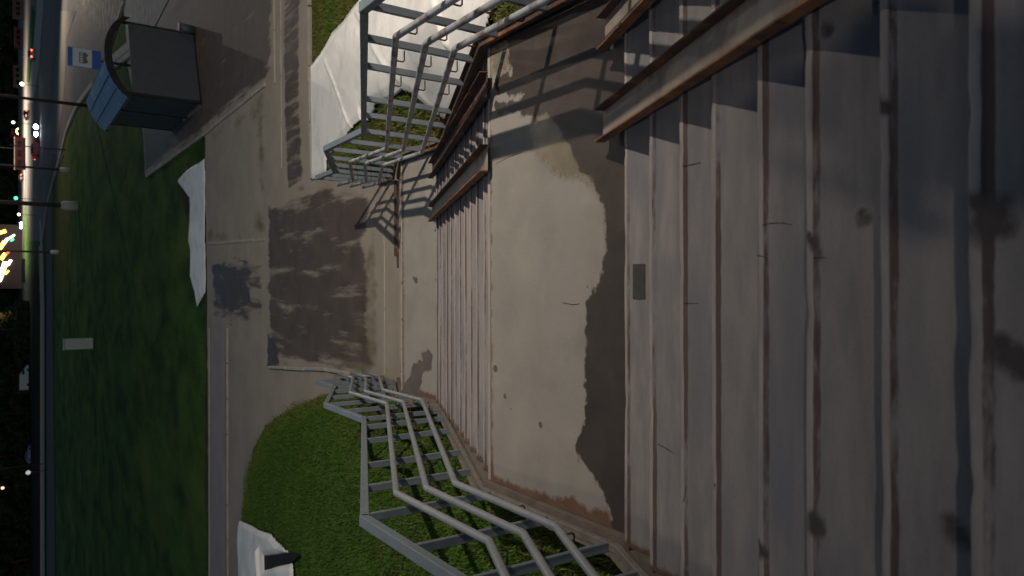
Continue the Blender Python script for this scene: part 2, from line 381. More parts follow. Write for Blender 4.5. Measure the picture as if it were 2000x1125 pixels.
# ------------------------------------------------------------------ staircase
stair = empty('staircase', (0, 11.2, 0), label='wide worn concrete staircase of three flights with two landings', cat='staircase')
def rel(o, par):
    o.parent = par; o.matrix_parent_inverse = Matrix.Translation(-Vector(par.location)); return o
blobs = []      # (x, y, r, kind) stains on the treads, in metres
def st(x, y, r, z): g = G(x, y, z); blobs.append((g[0], g[1], r*.95)); blobs.append((g[0]+r*.9, g[1]+r*.5, r*.6)); blobs.append((g[0]-r*.5, g[1]-r*.8, r*.45))
for (x,y,r,z) in ((1870,1045,.035,CAMZ-2.03),(1895,1065,.022,CAMZ-2.03),(1850,1025,.015,CAMZ-2.03),(1975,700,.035,CAMZ-1.89),(1990,735,.02,CAMZ-1.89),(1700,200,.03,CAMZ-2.03),(1690,430,.022,CAMZ-2.17),(1725,210,.02,CAMZ-2.03),(1583,470,.02,CAMZ-2.17),(1587,486,.014,CAMZ-2.17),(1600,500,.01,CAMZ-2.17),(1930,430,.05,CAMZ-1.89),(1590,1030,.03,CAMZ-2.17),(1485,1075,.03,CAMZ-2.32),(1615,60,.02,CAMZ-2.17),(1395,950,.012,CAMZ-2.46)):
    st(x, y, r, z)
def step_mesh(name, y_nose, z, depth, x0, x1, th, near, mat=m_step, seed=0, **k):
    r = np.random.default_rng(seed+5)
    dx = .02 if near else .08
    xs_ = np.arange(x0, x1+dx/2, dx)
    # profile from the underside of the nose round to the tread's back
    prof = [(.012,-th),(.0,-th+.02),(0,-.022),(.003,-.010),(.011,-.003),(.022,0),(.030,0.0005),(.036,-.001),(.044,-.003),(.056,-.002),(.066,-.001),(.074,0),(.085,0)]
    t = .10
    while t < depth-.01: prof.append((t, 0)); t += (.025 if near else .1)
    prof += [(depth,0),(depth,-th)]
    P = np.array(prof); n = len(P); m_ = len(xs_)
    j = np.cumsum(r.normal(0, .0005, m_)); j -= np.linspace(j[0], j[-1], m_); j = np.clip(j, -.01, .01)
    chip = np.zeros(m_)
    for _ in range(5 if near else 2):
        c = r.uniform(x0, x1); wd = r.uniform(.02, .07); chip += .005*np.exp(-((xs_-c)/wd)**2)
    V = np.zeros((m_, n, 3))
    V[:,:,0] = xs_[:,None]
    front = np.clip(1-P[:,0]/.06, 0, 1)
    V[:,:,1] = y_nose-P[None,:,0]+(j[:,None]-chip[:,None])*front[None,:]
    V[:,:,2] = z+P[None,:,1]-chip[:,None]*.6*front[None,:]+.001*np.sin(xs_*3.1+seed)[:,None]
    V = V.reshape(-1,3)
    i = np.arange(m_*n).reshape(m_, n)
    Q = np.stack([i[:-1,:-1].ravel(), i[:-1,1:].ravel(), i[1:,1:].ravel(), i[1:,:-1].ravel()], 1)
    d = np.tile(P[:,0], m_); up = np.tile(P[:,1] > -.012, m_); X, Y = V[:,0], V[:,1]
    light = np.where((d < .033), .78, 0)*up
    gr = np.where((d > .034) & (d < .066), .9, np.where((d > .03) & (d < .078), .3, 0))*up*np.interp(X, np.linspace(x0,x1,7), r.uniform(.35,1.0,7))
    stn = np.zeros(len(X))
    for (bx, by, br) in blobs: stn = np.maximum(stn, mask(br-np.hypot(X-bx, Y-by), br*1.2)*(1 if near else 0))
    dirt = np.clip(np.exp(-(X-x0)/.05)*.9, 0, 1)+np.clip(np.exp(-(x1-X)/.12)*.8, 0, 1)
    dirt = dirt+np.where(d > depth-.035, .42, 0)
    o = npmesh(name, V, Q, mat, dict(light=light, groove=gr, stain=stn, dirt=np.clip(dirt,0,1)*up), smooth=False, **k)
    return rel(o, stair)
SX0, SX1 = XL+.06, XR-.01
noses = [3.11, 2.77, 2.43, 2.12, 1.78, 1.48, 1.15, .85]
while len(noses) < 15: noses.append(noses[-1]-.32)
for k_, yn in enumerate(noses):
    z = CAMZ-2.88+.141*k_
    dep = (noses[k_]-noses[k_+1]+.02) if k_+1 < len(noses) else .34
    step_mesh('step', yn, z, dep, SX0, SX1, .139, k_ < 9, seed=k_)
N2 = 12
run2 = (8.35-4.72)/(N2-1); rise2 = (Z1-Z2)/N2
for k_ in range(1, N2):
    y = 4.72+run2*k_; z = Z1-rise2*k_
    step_mesh('step', y, z, run2+.02, SX0, SX1, rise2-.002, False, seed=40+k_)
N3 = 5; run3 = .32
for k_ in range(1, N3):
    step_mesh('step', 9.62+run3*k_, Z2-Z2/N3*k_, run3+.02, SX0, SX1, Z2/N3-.002, False, seed=70+k_)
# landings
def landing(name, y0, y1, z, wet_shade_p, stains, damps, stainp=(), dirtp=(), res=.018, xr=SX1):
    V, Q = grid(np.arange(SX0, xr+res/2, res), np.concatenate([np.arange(y0, y1-.004, res), [y1]]), lambda X, Y: z+.002*np.sin(X*2.3)+.0015*np.sin(Y*4+X))
    X, Y = V[:,0], V[:,1]
    a = dict(wet=np.zeros(len(X)), stain=np.zeros(len(X)), damp=np.zeros(len(X)))
    for p in wet_shade_p: a['wet'] = np.maximum(a['wet'], mask(sdpoly(X, Y, p), .10))
    for p in damps: a['damp'] = np.maximum(a['damp'], mask(sdpoly(X, Y, p), .12))
    for (bx, by, br) in stains: a['stain'] = np.maximum(a['stain'], mask(br-np.hypot(X-bx, Y-by), br*.8))
    for p in stainp: a['stain'] = np.maximum(a['stain'], mask(sdpoly(X, Y, p), .07))
    dl = X-SX0; a['dirt'] = np.clip(np.exp(-dl/.07), 0, 1)*.95+np.clip(np.exp(-(xr-X)/.05), 0, 1)*.8+np.where(y1-Y < .03, .45, 0)
    for p in dirtp: a['dirt'] = np.maximum(a['dirt'], mask(sdpoly(X, Y, p), .06)*.9)
    top = npmesh(name, V, Q, m_land, a); rel(top, stair)
    return top
L1_wet_shade = px([(1188,1075),(1190,1000),(1180,960),(1160,930),(1128,885),(1126,865),(1142,830),(1143,700),(1146,600),(1160,570),(1178,520),(1188,480),(1184,440),(1172,380),(1135,330),(1118,300),(1092,250),(1062,225),(1000,222),(968,216),(968,204),(1010,201),(1022,189),(968,184),(968,150),(998,147),(994,84),(968,82),(968,-60),(1260,-60),(1260,1080)], Z1)  # wet near edge; the right-hand part also paints in the railing's shade
L1d = px([(1190,480),(1184,430),(1172,378),(1140,352),(1090,345),(1040,295),(1035,250),(1050,200),(1110,200),(1215,330),(1215,480)], Z1)
landing('landing', 2.9, 4.705, Z1, [L1_wet_shade], [(*G(x,y,Z1), r) for x,y,r in ((985,775,.02),(1055,830,.02),(997,800,.012),(966,720,.03),(1148,560,.01))], [L1d, px([(962,80),(962,145),(992,140),(995,88)], Z1)], dirtp=[px([(962,952),(1190,1052),(1192,1002),(1165,990),(1150,998),(1120,968),(1085,972),(1050,958),(1010,953),(975,946)], Z1)])
mb = MB(); mb.box(((SX0+SX1)/2, 4.7115, Z1-.07), (SX1-SX0, .012, .138), bev=.003); rel(mb.build('landing_edge', m_grit), stair)
mb = MB(); mb.box(((SX0+SX1)/2, 4.738, Z1-.0745), (SX1-SX0, .036, .145), bev=.006); rel(mb.build('landing_nosing', m_kerb), stair)
L2s = [(*G(x,y,Z2), r) for x,y,r in ((812,547,.05),(808,543,.03),(852,547,.02),(830,695,.045),(838,706,.05),(820,712,.07),(845,440,.01))]
landing('landing', 8.35, 9.55, Z2, [], L2s, [], [px([(845,690),(835,684),(822,690),(826,705),(806,712),(800,735),(790,750),(786,778),(815,780),(822,752),(826,728),(842,722)], Z2)], [px([(786,745),(795,752),(812,756),(830,765),(868,775),(868,800),(786,790)], Z2)], res=.025)
# crumbling edge of the lower landing: nosing pieces with gaps, rusty angle showing below them
mb = MB(); mb.box(((SX0+SX1)/2, 9.58, Z2-.075), (SX1-SX0, .05, .14), bev=.004); rel(mb.build('landing_edge', m_grit), stair)
mb = MB(); x = SX0; rr = random.Random(3)
while x < SX1-.02:
    l = rr.uniform(.18, .55); e = min(x+l, SX1-.005)
    if not (.72 < x < 1.35): rel(MB().box(((x+e)/2, 9.625, Z2-.024), (e-x-.012, .036, .046), bev=.008).build('nosing_block', m_kerb), stair)
    x = e+(rr.uniform(.02, .1) if rr.random() < .45 else .004)
mb = MB(); mb.beam((.55, 11.15, .085), (1.80, 11.15, .085), .05, .03); mb.beam((.35, 10.9, .16), (.8, 10.92, .165), .05, .02); rel(mb.build('steel_angle', m_rust), stair)
# solid body under steps and side strips
def sideprof(off): return [(3.12,Z1),(4.74,Z1),(8.35,Z2),(9.65,Z2),(11.2,0)]
for (xa, xb, nm) in ((XL-.055, SX0-.003, 'left'), (SX1+.003, XR+.10, 'right')):
    top = [(-1.7, CAMZ-2.88+.447*(3.11+1.7)+.02), (3.2, Z1+.055), (4.76, Z1+.03), (8.37, Z2+.03), (9.63, Z2+.03), (11.25, .02)]
    n = len(top); poly = top+[(11.25,-.2),(-1.7,-.2)]
    mb = MB(); N = len(poly)
    mb.add([(xa,p[0],p[1]) for p in poly]+[(xb,p[0],p[1]) for p in poly], [tuple(range(N)), tuple(range(N,2*N))[::-1]]+[(i,N+i,N+(i+1)%N,(i+1)%N) for i in range(N)])
    rel(mb.build('side_wall', surf('side_wall_concrete', (.17,.145,.125), (.09,.075,.062), 6, .9, .6, 60, .006, .2)), stair)
mb = MB(); mb.add([(SX0,2.9,Z1-.004),(SX1,2.9,Z1-.004),(SX1,4.70,Z1-.006),(SX0,4.70,Z1-.006)],[(0,1,2,3)])
# expansion joint across the first landing's edge and a drain slot in the lowest near tread
mb = MB(); g0 = G(1240,517,CAMZ-2.88); g1 = G(1258,585,CAMZ-2.88)
mb.box(((g0[0]+g1[0])/2, (g0[1]+g1[1])/2, CAMZ-2.88+.004), (abs(g0[0]-g1[0]), .095, .004), bev=.001); rel(mb.build('drain_slot', surf('dark_patch', (.035,.04,.035), (.06,.06,.05), 12, .8, .4)), stair)
# fine cracks
mb = MB()
for pts, z in (([(1490,442),(1505,438),(1530,437),(1548,441)], CAMZ-2.32),([(1528,773),(1552,775),(1578,779)], CAMZ-2.32),([(1335,594),(1365,594)], CAMZ-2.60),([(1335,325),(1352,323),(1370,319)], CAMZ-2.60),([(1590,506),(1615,505)], CAMZ-2.17),([(1100,592),(1120,596),(1133,594)], Z1),([(1285,868),(1300,876),(1315,885)], CAMZ-2.74),([(1335,980),(1342,950)],CAMZ-2.60),([(970,320),(1000,305),(1020,298)], Z1),([(1480,500),(1500,505)],CAMZ-2.32)):
    P = [Vector((*G(x,y,z), z)) for x,y in pts]
    for i,(a,b) in enumerate(zip(P,P[1:])):
        d = (b-a).normalized(); s_ = Vector((-d.y,d.x,0))*.0022
        mb.add([a-s_+Vector((0,0,.0035)), b-s_*.6+Vector((0,0,.0035)), b+s_*.6+Vector((0,0,.0035)), a+s_+Vector((0,0,.0035))], [(0,1,2,3)])
rel(mb.build('crack', surf('crack_dark', (.02,.018,.018), (.03,.025,.025), 20, .95, 0), kind='stuff'), stair)

# ------------------------------------------------------------------ pushchair ramps: rusty steel channels on the flights
def channel(x0, x1, ya, za, yb, zb, label, group='steel channel ramps laid on the stairs', mats=(m_rust, m_web, m_rusto)):
    # ya,za upper end; yb,zb lower end
    r = empty('ramp_channel', ((x0+x1)/2, yb, zb), label=label, cat='ramp', group=group)
    a = Vector((0, ya, za)); b = Vector((0, yb, zb)); d = (b-a).normalized(); n = Vector((0, -d.z, d.y))
    if n.z < 0: n = -n
    H = .062
    mb = MB(); mb.beam(Vector(((x0+x1)/2,0,0))+a, Vector(((x0+x1)/2,0,0))+b, x1-x0-.014, .007, up=n, bev=.001)
    rel(mb.build('web', mats[1]), r)
    for x, mt in ((x0, mats[2]), (x1, mats[0])):
        c = Vector((x,0,0))+n*(H/2-.004); mb = MB(); mb.beam(c+a, c+b, .011, H, up=n, bev=.0015); rel(mb.build('flange', mt), r)
    return r
sl = .438
def zline(y): return CAMZ-2.88+.030+sl*(3.11-y)
channel(.885, 1.075, -.9, zline(-.9), 3.36, zline(3.36), 'inner rusty ramp channel on the near flight, pale web, its foot above the damp landing')
channel(1.42, 1.61, -.9, zline(-.9), 3.32, zline(3.32), 'outer rusty ramp channel on the near flight, close to the right railing')
def zl2(y): return Z1+.024-(y-4.74)*(Z1-Z2)/(8.35-4.72+.33)
channel(.885, 1.075, 4.66, zl2(4.66), 8.50, zl2(8.50), 'inner rusty ramp channel on the middle flight, ending above the lower landing')
channel(1.43, 1.62, 4.66, zl2(4.66), 8.42, zl2(8.42), 'outer rusty ramp channel on the middle flight, beside the foot of the right railing', mats=(m_rust, m_rust, m_rust))

# ------------------------------------------------------------------ railings
def railing(X, side, label, bal_mat, rust):
    r = empty('stair_railing', (X, 11.5, 0), label=label, cat='railing', group='railings on both sides of the stairs')
    def z_(d): return CAMZ+d
    top = [(-1.6, z_(-1.93)+.44*(3.25+1.6)), (3.25, z_(-1.93)), (4.54, z_(-1.93)), (8.03, z_(-3.42)), (9.36, z_(-3.45)), (10.99, z_(-4.20)), (11.85, z_(-4.22))]
    for (a, b) in zip(top, top[1:]):
        mb = MB(); mb.beam((X, a[0]-.012, a[1]), (X, b[0]+.012, b[1]), .072, .058, up=(0,0,1)); rel(mb.build('top_rail', m_paint), r)
    bz = [(-1.6, CAMZ-2.88+.447*(3.11+1.6)+.08), (3.2, Z1+.10), (4.72, Z1+.07), (8.37, Z2+.075), (9.63, Z2+.075), (11.2, .10), (11.9, .06)]
    for (a, b) in zip(bz, bz[1:]):
        mb = MB(); mb.beam((X, a[0], a[1]), (X, b[0], b[1]), .05, .04)
        mb.beam((X+side*.03, a[0], a[1]+.0225), (X+side*.03, b[0], b[1]+.0225), .004, .07)
        rel(mb.build('bottom_rail', m_rust if rust else surf('bottom_rail_paint', (.20,.18,.16), (.13,.11,.095), 9, .6, .4, 40, .003, .15)), r)
    ty = [t[0] for t in top]; tz = [t[1] for t in top]; by = [t[0] for t in bz]; bzz = [t[1] for t in bz]
    ys_ = [-1.2,-.6,0.0,.6,1.2,1.8,2.4,2.85,3.27,3.87]+([4.47,5.07,5.70,6.68,7.31,8.06] if side > 0 else [4.58,5.25,5.93,6.90,7.6,8.08])+[8.72,9.34,9.95,10.5,11.0,11.45,11.82]
    for y in ys_:
        t = np.interp(y, ty, tz)-.022; b = np.interp(y, by, bzz)+.02
        mb = MB(); mb.box((X, y, (t+b)/2), (.056, .030, t-b), bev=.004); rel(mb.build('baluster', bal_mat), r)
    # three inner handrails
    xi = X-side*.115
    hs = [( -2.20, -3.84, -4.53), (-2.43, -4.06, -4.75), (-2.66, -4.32, -4.97)]
    for (h1, h2, h3) in hs:
        P = [(-1.5, z_(h1)+.44*(3.45+1.5)), (3.45, z_(h1)), (4.62, z_(h1)), (8.33, z_(h2)), (9.50, z_(h2)), (11.08, z_(h3)), (11.72, z_(h3))]
        pts = []
        for i, p in enumerate(P):
            if 0 < i < len(P)-1:
                a = Vector(P[i-1]); c = Vector(P[i+1]); q = Vector(p); pts += [q+(a-q).normalized()*.028, q+(a-q).normalized()*.008, q+(c-q).normalized()*.008, q+(c-q).normalized()*.028]
            else: pts.append(Vector(p))
        mb = MB(); mb.tube([(xi, p[0], p[1]) for p in pts], .0245, 12); h = rel(mb.build('handrail', m_pipe if rust else m_pipe_n), r)
        py = [p[0] for p in P]; pz = [p[1] for p in P]
        for y in ys_:
            if y < 3.0 or y > 11.5: continue
            z = np.interp(y, py, pz); yy = y+.03
            br = MB(); br.tube([(xi, yy, z-.015), (xi, yy+.0, z-.085), (xi+side*.012, yy, z-.098), (X-side*.028, yy, z-.098)], .006, 6)
            o = br.build('bracket', m_rust); o.parent = h
    return r
railing(XL, -1, 'left railing of grey posts with three pipe handrails, beside the grass bank', m_paint, False)
railing(XR-.02, 1, 'right railing of grey posts with rusty bottom rail, in front of the big white tarp', m_paint, True)

# ------------------------------------------------------------------ tarps
def bank_z(X, Y): return ground_z(np.asarray(X, float), np.asarray(Y, float))
def on_bank(x, y, off=.0):
    r = ray(x, y); k = np.linspace(1, 60, 6000)/r[1]
    Z = CAMZ+r[2]*k-(bank_z(r[0]*k, r[1]*k)+off); i = np.argmax(Z < 0); return (r[0]*k[i], r[1]*k[i])
def tarp(name, polys, holes, label, res=.025, lift=.05, amp=.02, folds=(), cut=None, cat='tarp'):
    allp = np.concatenate([np.array(p) for p in polys])
    x0, y0 = allp.min(0)-.1; x1, y1 = allp.max(0)+.1
    V, Q = grid(np.arange(x0, x1, res), np.arange(y0, y1, res), bank_z)
    X, Y = V[:,0], V[:,1]
    sd = np.max([sdpoly(X, Y, p) for p in polys], 0)
    for h in holes: sd = np.minimum(sd, -sdpoly(X, Y, h))
    wr = np.sin(X*2.3+2*np.sin(Y*1.1))*np.sin(Y*1.9+1.5*np.sin(X*1.3)); wr2 = np.sin(X*6+Y*4)*np.sin(Y*5-X*2)
    z = V[:,2]+lift+amp*(wr*.6+.25*wr2+.6)
    for (a, b, wd, h) in folds:
        a = np.array(a); b = np.array(b); t = np.clip(((X-a[0])*(b-a)[0]+(Y-a[1])*(b-a)[1])/((b-a)@(b-a)), 0, 1)
        dd = np.hypot(X-a[0]-t*(b-a)[0], Y-a[1]-t*(b-a)[1]); z += h*np.exp(-(dd/wd)**2)
    z -= np.clip(.12-sd, 0, .12)*lift/.12*.8
    V[:,2] = z
    # pull rim vertices onto the outline so it cuts clean
    keep = (sd[Q] > -res*.2).all(1)
    o = npmesh(name, V, Q[keep], m_tarp, smooth=True, label=label, cat=cat)
    so = o.modifiers.new('s', 'SOLIDIFY'); so.thickness = .006
    return o
RT = [on_bank(*p) for p in ((612,352),(610,230),(608,128),(652,62),(702,2),(735,-60),(900,-120),(990,-60),(952,78),(925,160),(880,245))]
RH = [on_bank(*p) for p in ((640,308),(700,240),(738,205),(765,192),(790,178),(812,186),(850,222),(882,248),(900,300),(760,420),(650,400))]
tarp('tarp', [RT], [RH], 'large creased white tarp spread over the grass slope behind the right railing', amp=.012, folds=[(on_bank(860,-40), on_bank(885,90), .05, .07), (on_bank(700,20), on_bank(780,150), .05, .02), (on_bank(640,120), on_bank(690,250), .04, .02)])
FT = px([(401,310),(365,333),(347,353),(371,386),(371,430),(369,472),(372,490),(372,540),(380,572),(386,600),(392,590),(402,571)])
tarp('tarp', [FT], [], 'torn white tarp lying along the far edge of the pavement, pointed at both ends', lift=.02, amp=.02, res=.04)
LT = [on_bank(*p) for p in ((470,1016),(484,1020),(505,1032),(533,1042),(545,1056),(558,1068),(568,1078),(600,1110),(600,1500),(470,1500))]
LT = [on_bank(*p) for p in ((470,1016),(484,1020),(505,1032),(533,1042),(545,1056),(558,1068),(566,1078),(574,1092),(576,1115),(572,1160),(560,1240),(470,1240))]
LH = [on_bank(*p) for p in ((519,1085),(545,1082),(575,1077),(590,1080),(573,1098),(548,1104),(519,1112))]
tarp('tarp', [LT], [LH], 'white sheet with a black gap, at the foot of the left grass bank', lift=.08, amp=.03, res=.03, folds=[(on_bank(513,1074), on_bank(516,1170), .07, .10)])
mb = MB(); P = [(*p, float(bank_z(p[0], p[1]))+.035) for p in LH]
mb.add(P, [tuple(range(len(P)))]); mb.build('dark_gap_patch', m_black, label='black patch filling the dark opening in the left white sheet', cat='sheet')  # flat black patch put in for the dark inside of the sheet's opening

# ------------------------------------------------------------------ grass on the banks
def grass(name, n, xr, yr, hgt, keep, tintf, **k):
    X = rng.uniform(*xr, n); Y = rng.uniform(*yr, n); kf = keep(X, Y); X, Y = X[kf], Y[kf]; n = len(X)
    Z = bank_z(X, Y)-.035
    cl = .5+.5*np.sin(X*3.1+np.sin(Y*2.3)*2)*np.sin(Y*2.7+X)
    h = rng.uniform(.4, 1.0, n)*hgt*(.5+.8*cl); a = rng.uniform(0, 2*np.pi, n); wd = rng.uniform(.004, .008, n)
    lean = rng.uniform(.2, 1.1, n)*h; la = rng.uniform(0, 2*np.pi, n)
    b = np.stack([X, Y, Z], 1); s_ = np.stack([np.cos(a)*wd, np.sin(a)*wd, 0*a], 1)
    tip = b+np.stack([np.cos(la)*lean, np.sin(la)*lean, h], 1)
    mid = b+np.stack([np.cos(la)*lean*.3, np.sin(la)*lean*.3, h*.6], 1)
    V = np.stack([b-s_, b+s_, mid+s_*.7, mid-s_*.7, tip], 1).reshape(-1, 3)
    i = np.arange(n)*5
    T = np.concatenate([np.stack([i, i+1, i+2], 1), np.stack([i, i+2, i+3], 1), np.stack([i+3, i+2, i+4], 1)])
    tint = np.repeat(tintf(X, Y, cl), 5)
    return npmesh(name, V, T, m_blade, dict(tint=tint), smooth=False, kind='stuff', **k)
def nse(X, Y): return .5+.25*np.sin(X*1.9+1.3*np.sin(Y*1.1))+.25*np.sin(Y*2.3+X*.8)
PLsd = lambda X, Y: sdpoly(X, Y, PL)
LTp, RTp = np.array(LT), np.array(RT)
grass('bank_grass', 330000, (-9.5, XL-.07), (1.5, 21.6), .085, lambda X, Y: (Y < ytoe(X)+.1) & (PLsd(X, Y) < rng.uniform(-.22, .12, len(X))) & (sdpoly(X, Y, LTp) < -.02) & (rng.uniform(size=len(X)) < np.clip(.35+1.0*(ytoe(X)-Y)/1.6, .25, 1)),
      lambda X, Y, c: np.clip(.12+.16*rng.uniform(size=len(X))+.55*np.clip(1-(ytoe(X)-Y)/2.2, 0, 1)*rng.uniform(.4, 1, len(X))+.35*nse(X, Y)*np.clip(1-(XL-X)/1.7, 0, 1)+(rng.uniform(size=len(X)) > .985)*.6, 0, 1),
      label='short green grass on the bank left of the stairs', cat='grass')
grass('bank_grass', 190000, (XR+.12, 11), (2.0, 15.8), .085, lambda X, Y: (Y < ytoe(X)) & ((sdpoly(X, Y, RTp) < -.03) | (sdpoly(X, Y, np.array(RH)) > .02)) & (PLsd(X, Y) < .02),
      lambda X, Y, c: np.clip(.32+.2*rng.uniform(size=len(X))+.4*nse(X, Y)+(rng.uniform(size=len(X)) > .97)*.4, 0, 1),
      label='yellowish dry grass on the bank right of the stairs', cat='grass')

# ------------------------------------------------------------------ bus shelter
m_wall = surf('shelter_panel', (.036,.047,.062), (.03,.04,.053), 1.5, .6, .1, 20, .002, .03)
m_blue = surf('blue_roof', (.03,.09,.27), (.025,.08,.23), 1.2, .4, .1, 20, .002, .02)
sh = empty('bus_shelter', (6.2, 26.05, 0), label='dark grey bus shelter with an arched blue roof at the pavement edge', cat='shelter')
e1 = Vector((.915,.403,0)); e2 = Vector((.01,1,0)).normalized(); o0 = Vector((6.2,26.05,0)); WH = 2.06
def wallseg(p, q, z0, z1, th, nm, mt):
    mb = MB(); mb.beam(p+Vector((0,0,(z0+z1)/2)), q+Vector((0,0,(z0+z1)/2)), th, z1-z0, bev=.006); return rel(mb.build(nm, mt), sh)
wl = wallseg(o0, o0+e1*2.8, .06, WH, .06, 'end_panel', m_wall)
wallseg(o0+e2*.05, o0+e2*5.3, .06, WH, .06, 'back_panel', m_wall)
wallseg(o0+e2*5.3, o0+e2*5.3+e1*1.1, .06, WH, .06, 'end_panel', m_wall)
for a, b in ((0,0),(2.8,0),(0,2.6),(0,5.3),(2.8,5.3)):
    mb = MB(); p = o0+e1*a+e2*b; mb.box((p.x, p.y, 1.13), (.09,.09,2.26), bev=.01); rel(mb.build('post', m_black), sh)
mb = MB(); c = o0+e1*1.4; mb.box((c.x, c.y, .03), (2.7,.05,.06), rz=math.atan2(e1.y,e1.x)); rel(mb.build('plinth', m_black), sh)
mb = MB(); 
for yy in (1.0, 2.2, 3.4, 4.6):
    pass
mb.beam(o0+e1*.45+e2*.6+Vector((0,0,.45)), o0+e1*.45+e2*4.8+Vector((0,0,.45)), .38, .05); bn = rel(mb.build('bench_seat', surf('bench_wood', (.14,.09,.05), (.1,.065,.04), 6, .6, .2)), sh)
# arched roof: faces drawn from the near gable to the far gable
def arch(t): # t 0..1 across
    a = math.pi*(.14+.72*t); return -1.45*math.cos(a)/math.cos(math.pi*.14)*1.1, 2.20+.60*(math.sin(a)-math.sin(math.pi*.14))/(1-math.sin(math.pi*.14))
nA = 14; ce = o0+e1*1.38; r0 = e2*-.15; r1 = e2*6.1
def roofstrip(k0, k1, nm, mt, off0, off1, a0, a1):
    mb = MB(); vs = []
    for k in range(k0, k1+1):
        x_, z_ = arch(k/nA)
        for rr_ in (a0, a1):
            for off in (off0, off1):
                vs.append(ce+e1*x_+rr_+Vector((0,0,z_+off)))
    n = k1-k0; fs = []
    for i in range(n):
        b = i*4
        fs += [(b,b+4,b+6,b+2),(b+1,b+3,b+7,b+5),(b,b+1,b+5,b+4),(b+2,b+6,b+7,b+3)]
    fs += [(0,2,3,1),(n*4,n*4+1,n*4+3,n*4+2)]
    mb.add(vs, fs); return rel(mb.build(nm, mt), sh)
for k in range(0, 6, 2): roofstrip(k, k+2, 'roof_panel', m_blue, 0, .035, r0, r1)
roofstrip(0, nA, 'gable_arch', m_black, -.20, .012, r0-e2*.05, r0-e2*.002)
roofstrip(0, 6, 'gable_arch', m_black, -.13, .012, r1+e2*.002, r1+e2*.05)
mb = MB()
for k in range(2, 6, 2):
    x_, z_ = arch(k/nA); a = ce+e1*x_+r0+Vector((0,0,z_+.045)); b = ce+e1*x_+r1+Vector((0,0,z_+.045)); mb.beam(a, b, .03, .03)
rel(mb.build('roof_seam', surf('seam_blue', (.03,.07,.16), (.025,.06,.14), 3, .5, 0)), sh)
mb = MB(); p = o0+e1*2.95+e2*-.12; mb.box((p.x, p.y, .12), (.3,.3,.24), bev=.03); mb.box((p.x,p.y,.5), (.05,.05,.6)); mb.build('litter_bin', m_wall)
bpy.data.objects['litter_bin'].name = 'litter_bin'; tag(bpy.data.objects['litter_bin'], 'small dark litter bin at the front right corner of the bus shelter', 'bin')
bo = bpy.data.objects['litter_bin']
mb = MB(); mb.tube([(p.x,p.y,.02),(p.x,p.y,.5)], [.15,.18], 14); mb.tube([(p.x,p.y,.5),(p.x,p.y,.53)], [.19,.19], 14)
me = bo.data; nb = mb.build('tmp', m_wall); bo.data = nb.data; bpy.data.objects.remove(nb)

# bus stop sign
sx, sy, sz = GY(165, 113, 33.0)
bs = empty('bus_stop_sign', (sx, sy, 0), rz=.05, label='blue and white bus stop sign on a thin pole behind the shelter', cat='sign')
Wd, Hh = .74, 1.12
def sgn(nm, mt, par, w0, h0, dx, dz, dy, th=.03, bev=.01):
    mb = MB(); mb.box((dx, dy, sz+dz), (w0, th, h0), bev=bev); o = mb.build(nm, mt); o.parent = par; return o
mb = MB(); mb.tube([(0,.05,0),(0,.05,sz+Hh/2)], .035, 10); o = mb.build('pole', m_black); o.parent = bs
m_sb = surf('sign_blue', (.01,.06,.32), (.012,.065,.30), 3, .4, 0); m_sw = surf('sign_white', (.30,.38,.47), (.27,.34,.42), 3, .4, 0)
pn = sgn('panel', m_sb, bs, Wd, Hh, 0, 0, 0)
o = sgn('white_field', m_sw, bs, Wd*.97, Hh*.58, 0, .07, -.02, .01, .002)
m_si = surf('sign_icon', (.05,.06,.06), (.06,.07,.07), 3, .5, 0)
# pictogram of a bus: body with window cut-outs, wheels
mb = MB(); z0 = sz+.05
mb.box((0,-.03,z0+.115), (.42,.008,.03)); mb.box((0,-.03,z0-.06), (.42,.008,.12))
for xx in (-.195,-.095,.005,.105,.195): mb.box((xx,-.03,z0+.05), (.028,.008,.10))
for xx in (-.12,.12): mb.tube([(xx,-.026,z0-.13),(xx,-.034,z0-.13)], .045, 14)
o = mb.build('bus_pictogram', m_si); o.parent = bs

# ------------------------------------------------------------------ lamp posts, other small far things
m_pole = surf('pole_dark', (.05,.045,.055), (.035,.03,.04), 1, .7, .1); m_base = surf('pole_base_white', (.42,.46,.5), (.34,.38,.42), 3, .7, .2)
def post(x, y, h, r, label, base=True, bh=.9, arm=True, dirx=1):
    gx_, gy_ = G(x, y)
    e = empty('street_lamp', (gx_, gy_, 0), label=label, cat='street lamp', group='poles beside the far road')
    mb = MB(); mb.tube([(0,0,0),(0,0,h)], [r, r*.6], 12); o = mb.build('pole', m_pole); o.parent = e
    if base: mb = MB(); mb.tube([(0,0,0),(0,0,bh*.85),(0,0,bh)], [r*1.9, r*1.8, r*1.2], 12); o = mb.build('base', m_base); o.parent = e
    if arm:
        mb = MB(); mb.tube([(0,0,h-.05),(dirx*.5,0,h+.35),(dirx*1.6,0,h+.5)], r*.5, 8); o = mb.build('arm', m_pole); o.parent = e
        mb = MB(); mb.box((dirx*1.95,0,h+.48), (.7,.25,.12), bev=.04); o = mb.build('lamp_head', m_pole); o.parent = e
    return e
post(181, 207, 9, .13, 'dark lamp pole rising behind the arched shelter roof', base=False)
post(137, 332, 9, .13, 'thin dark lamp pole with a pale foot, between the shelter and the thick pole')
post(152, 402, 10, .22, 'thick blue-grey lamp pole with a white foot at the edge of the grass field', bh=1.3)
post(115, 492, 9, .14, 'small lamp pole with pale foot, standing on the far verge under the bright shop sign')
post(84, 905, 10, .10, 'thin pale lamp pole alone on the dark left side of the far road', base=False)
post(128, 292, 5, .08, 'short thin pole on the verge beside the kerb left of the headlights', base=False, arm=False)
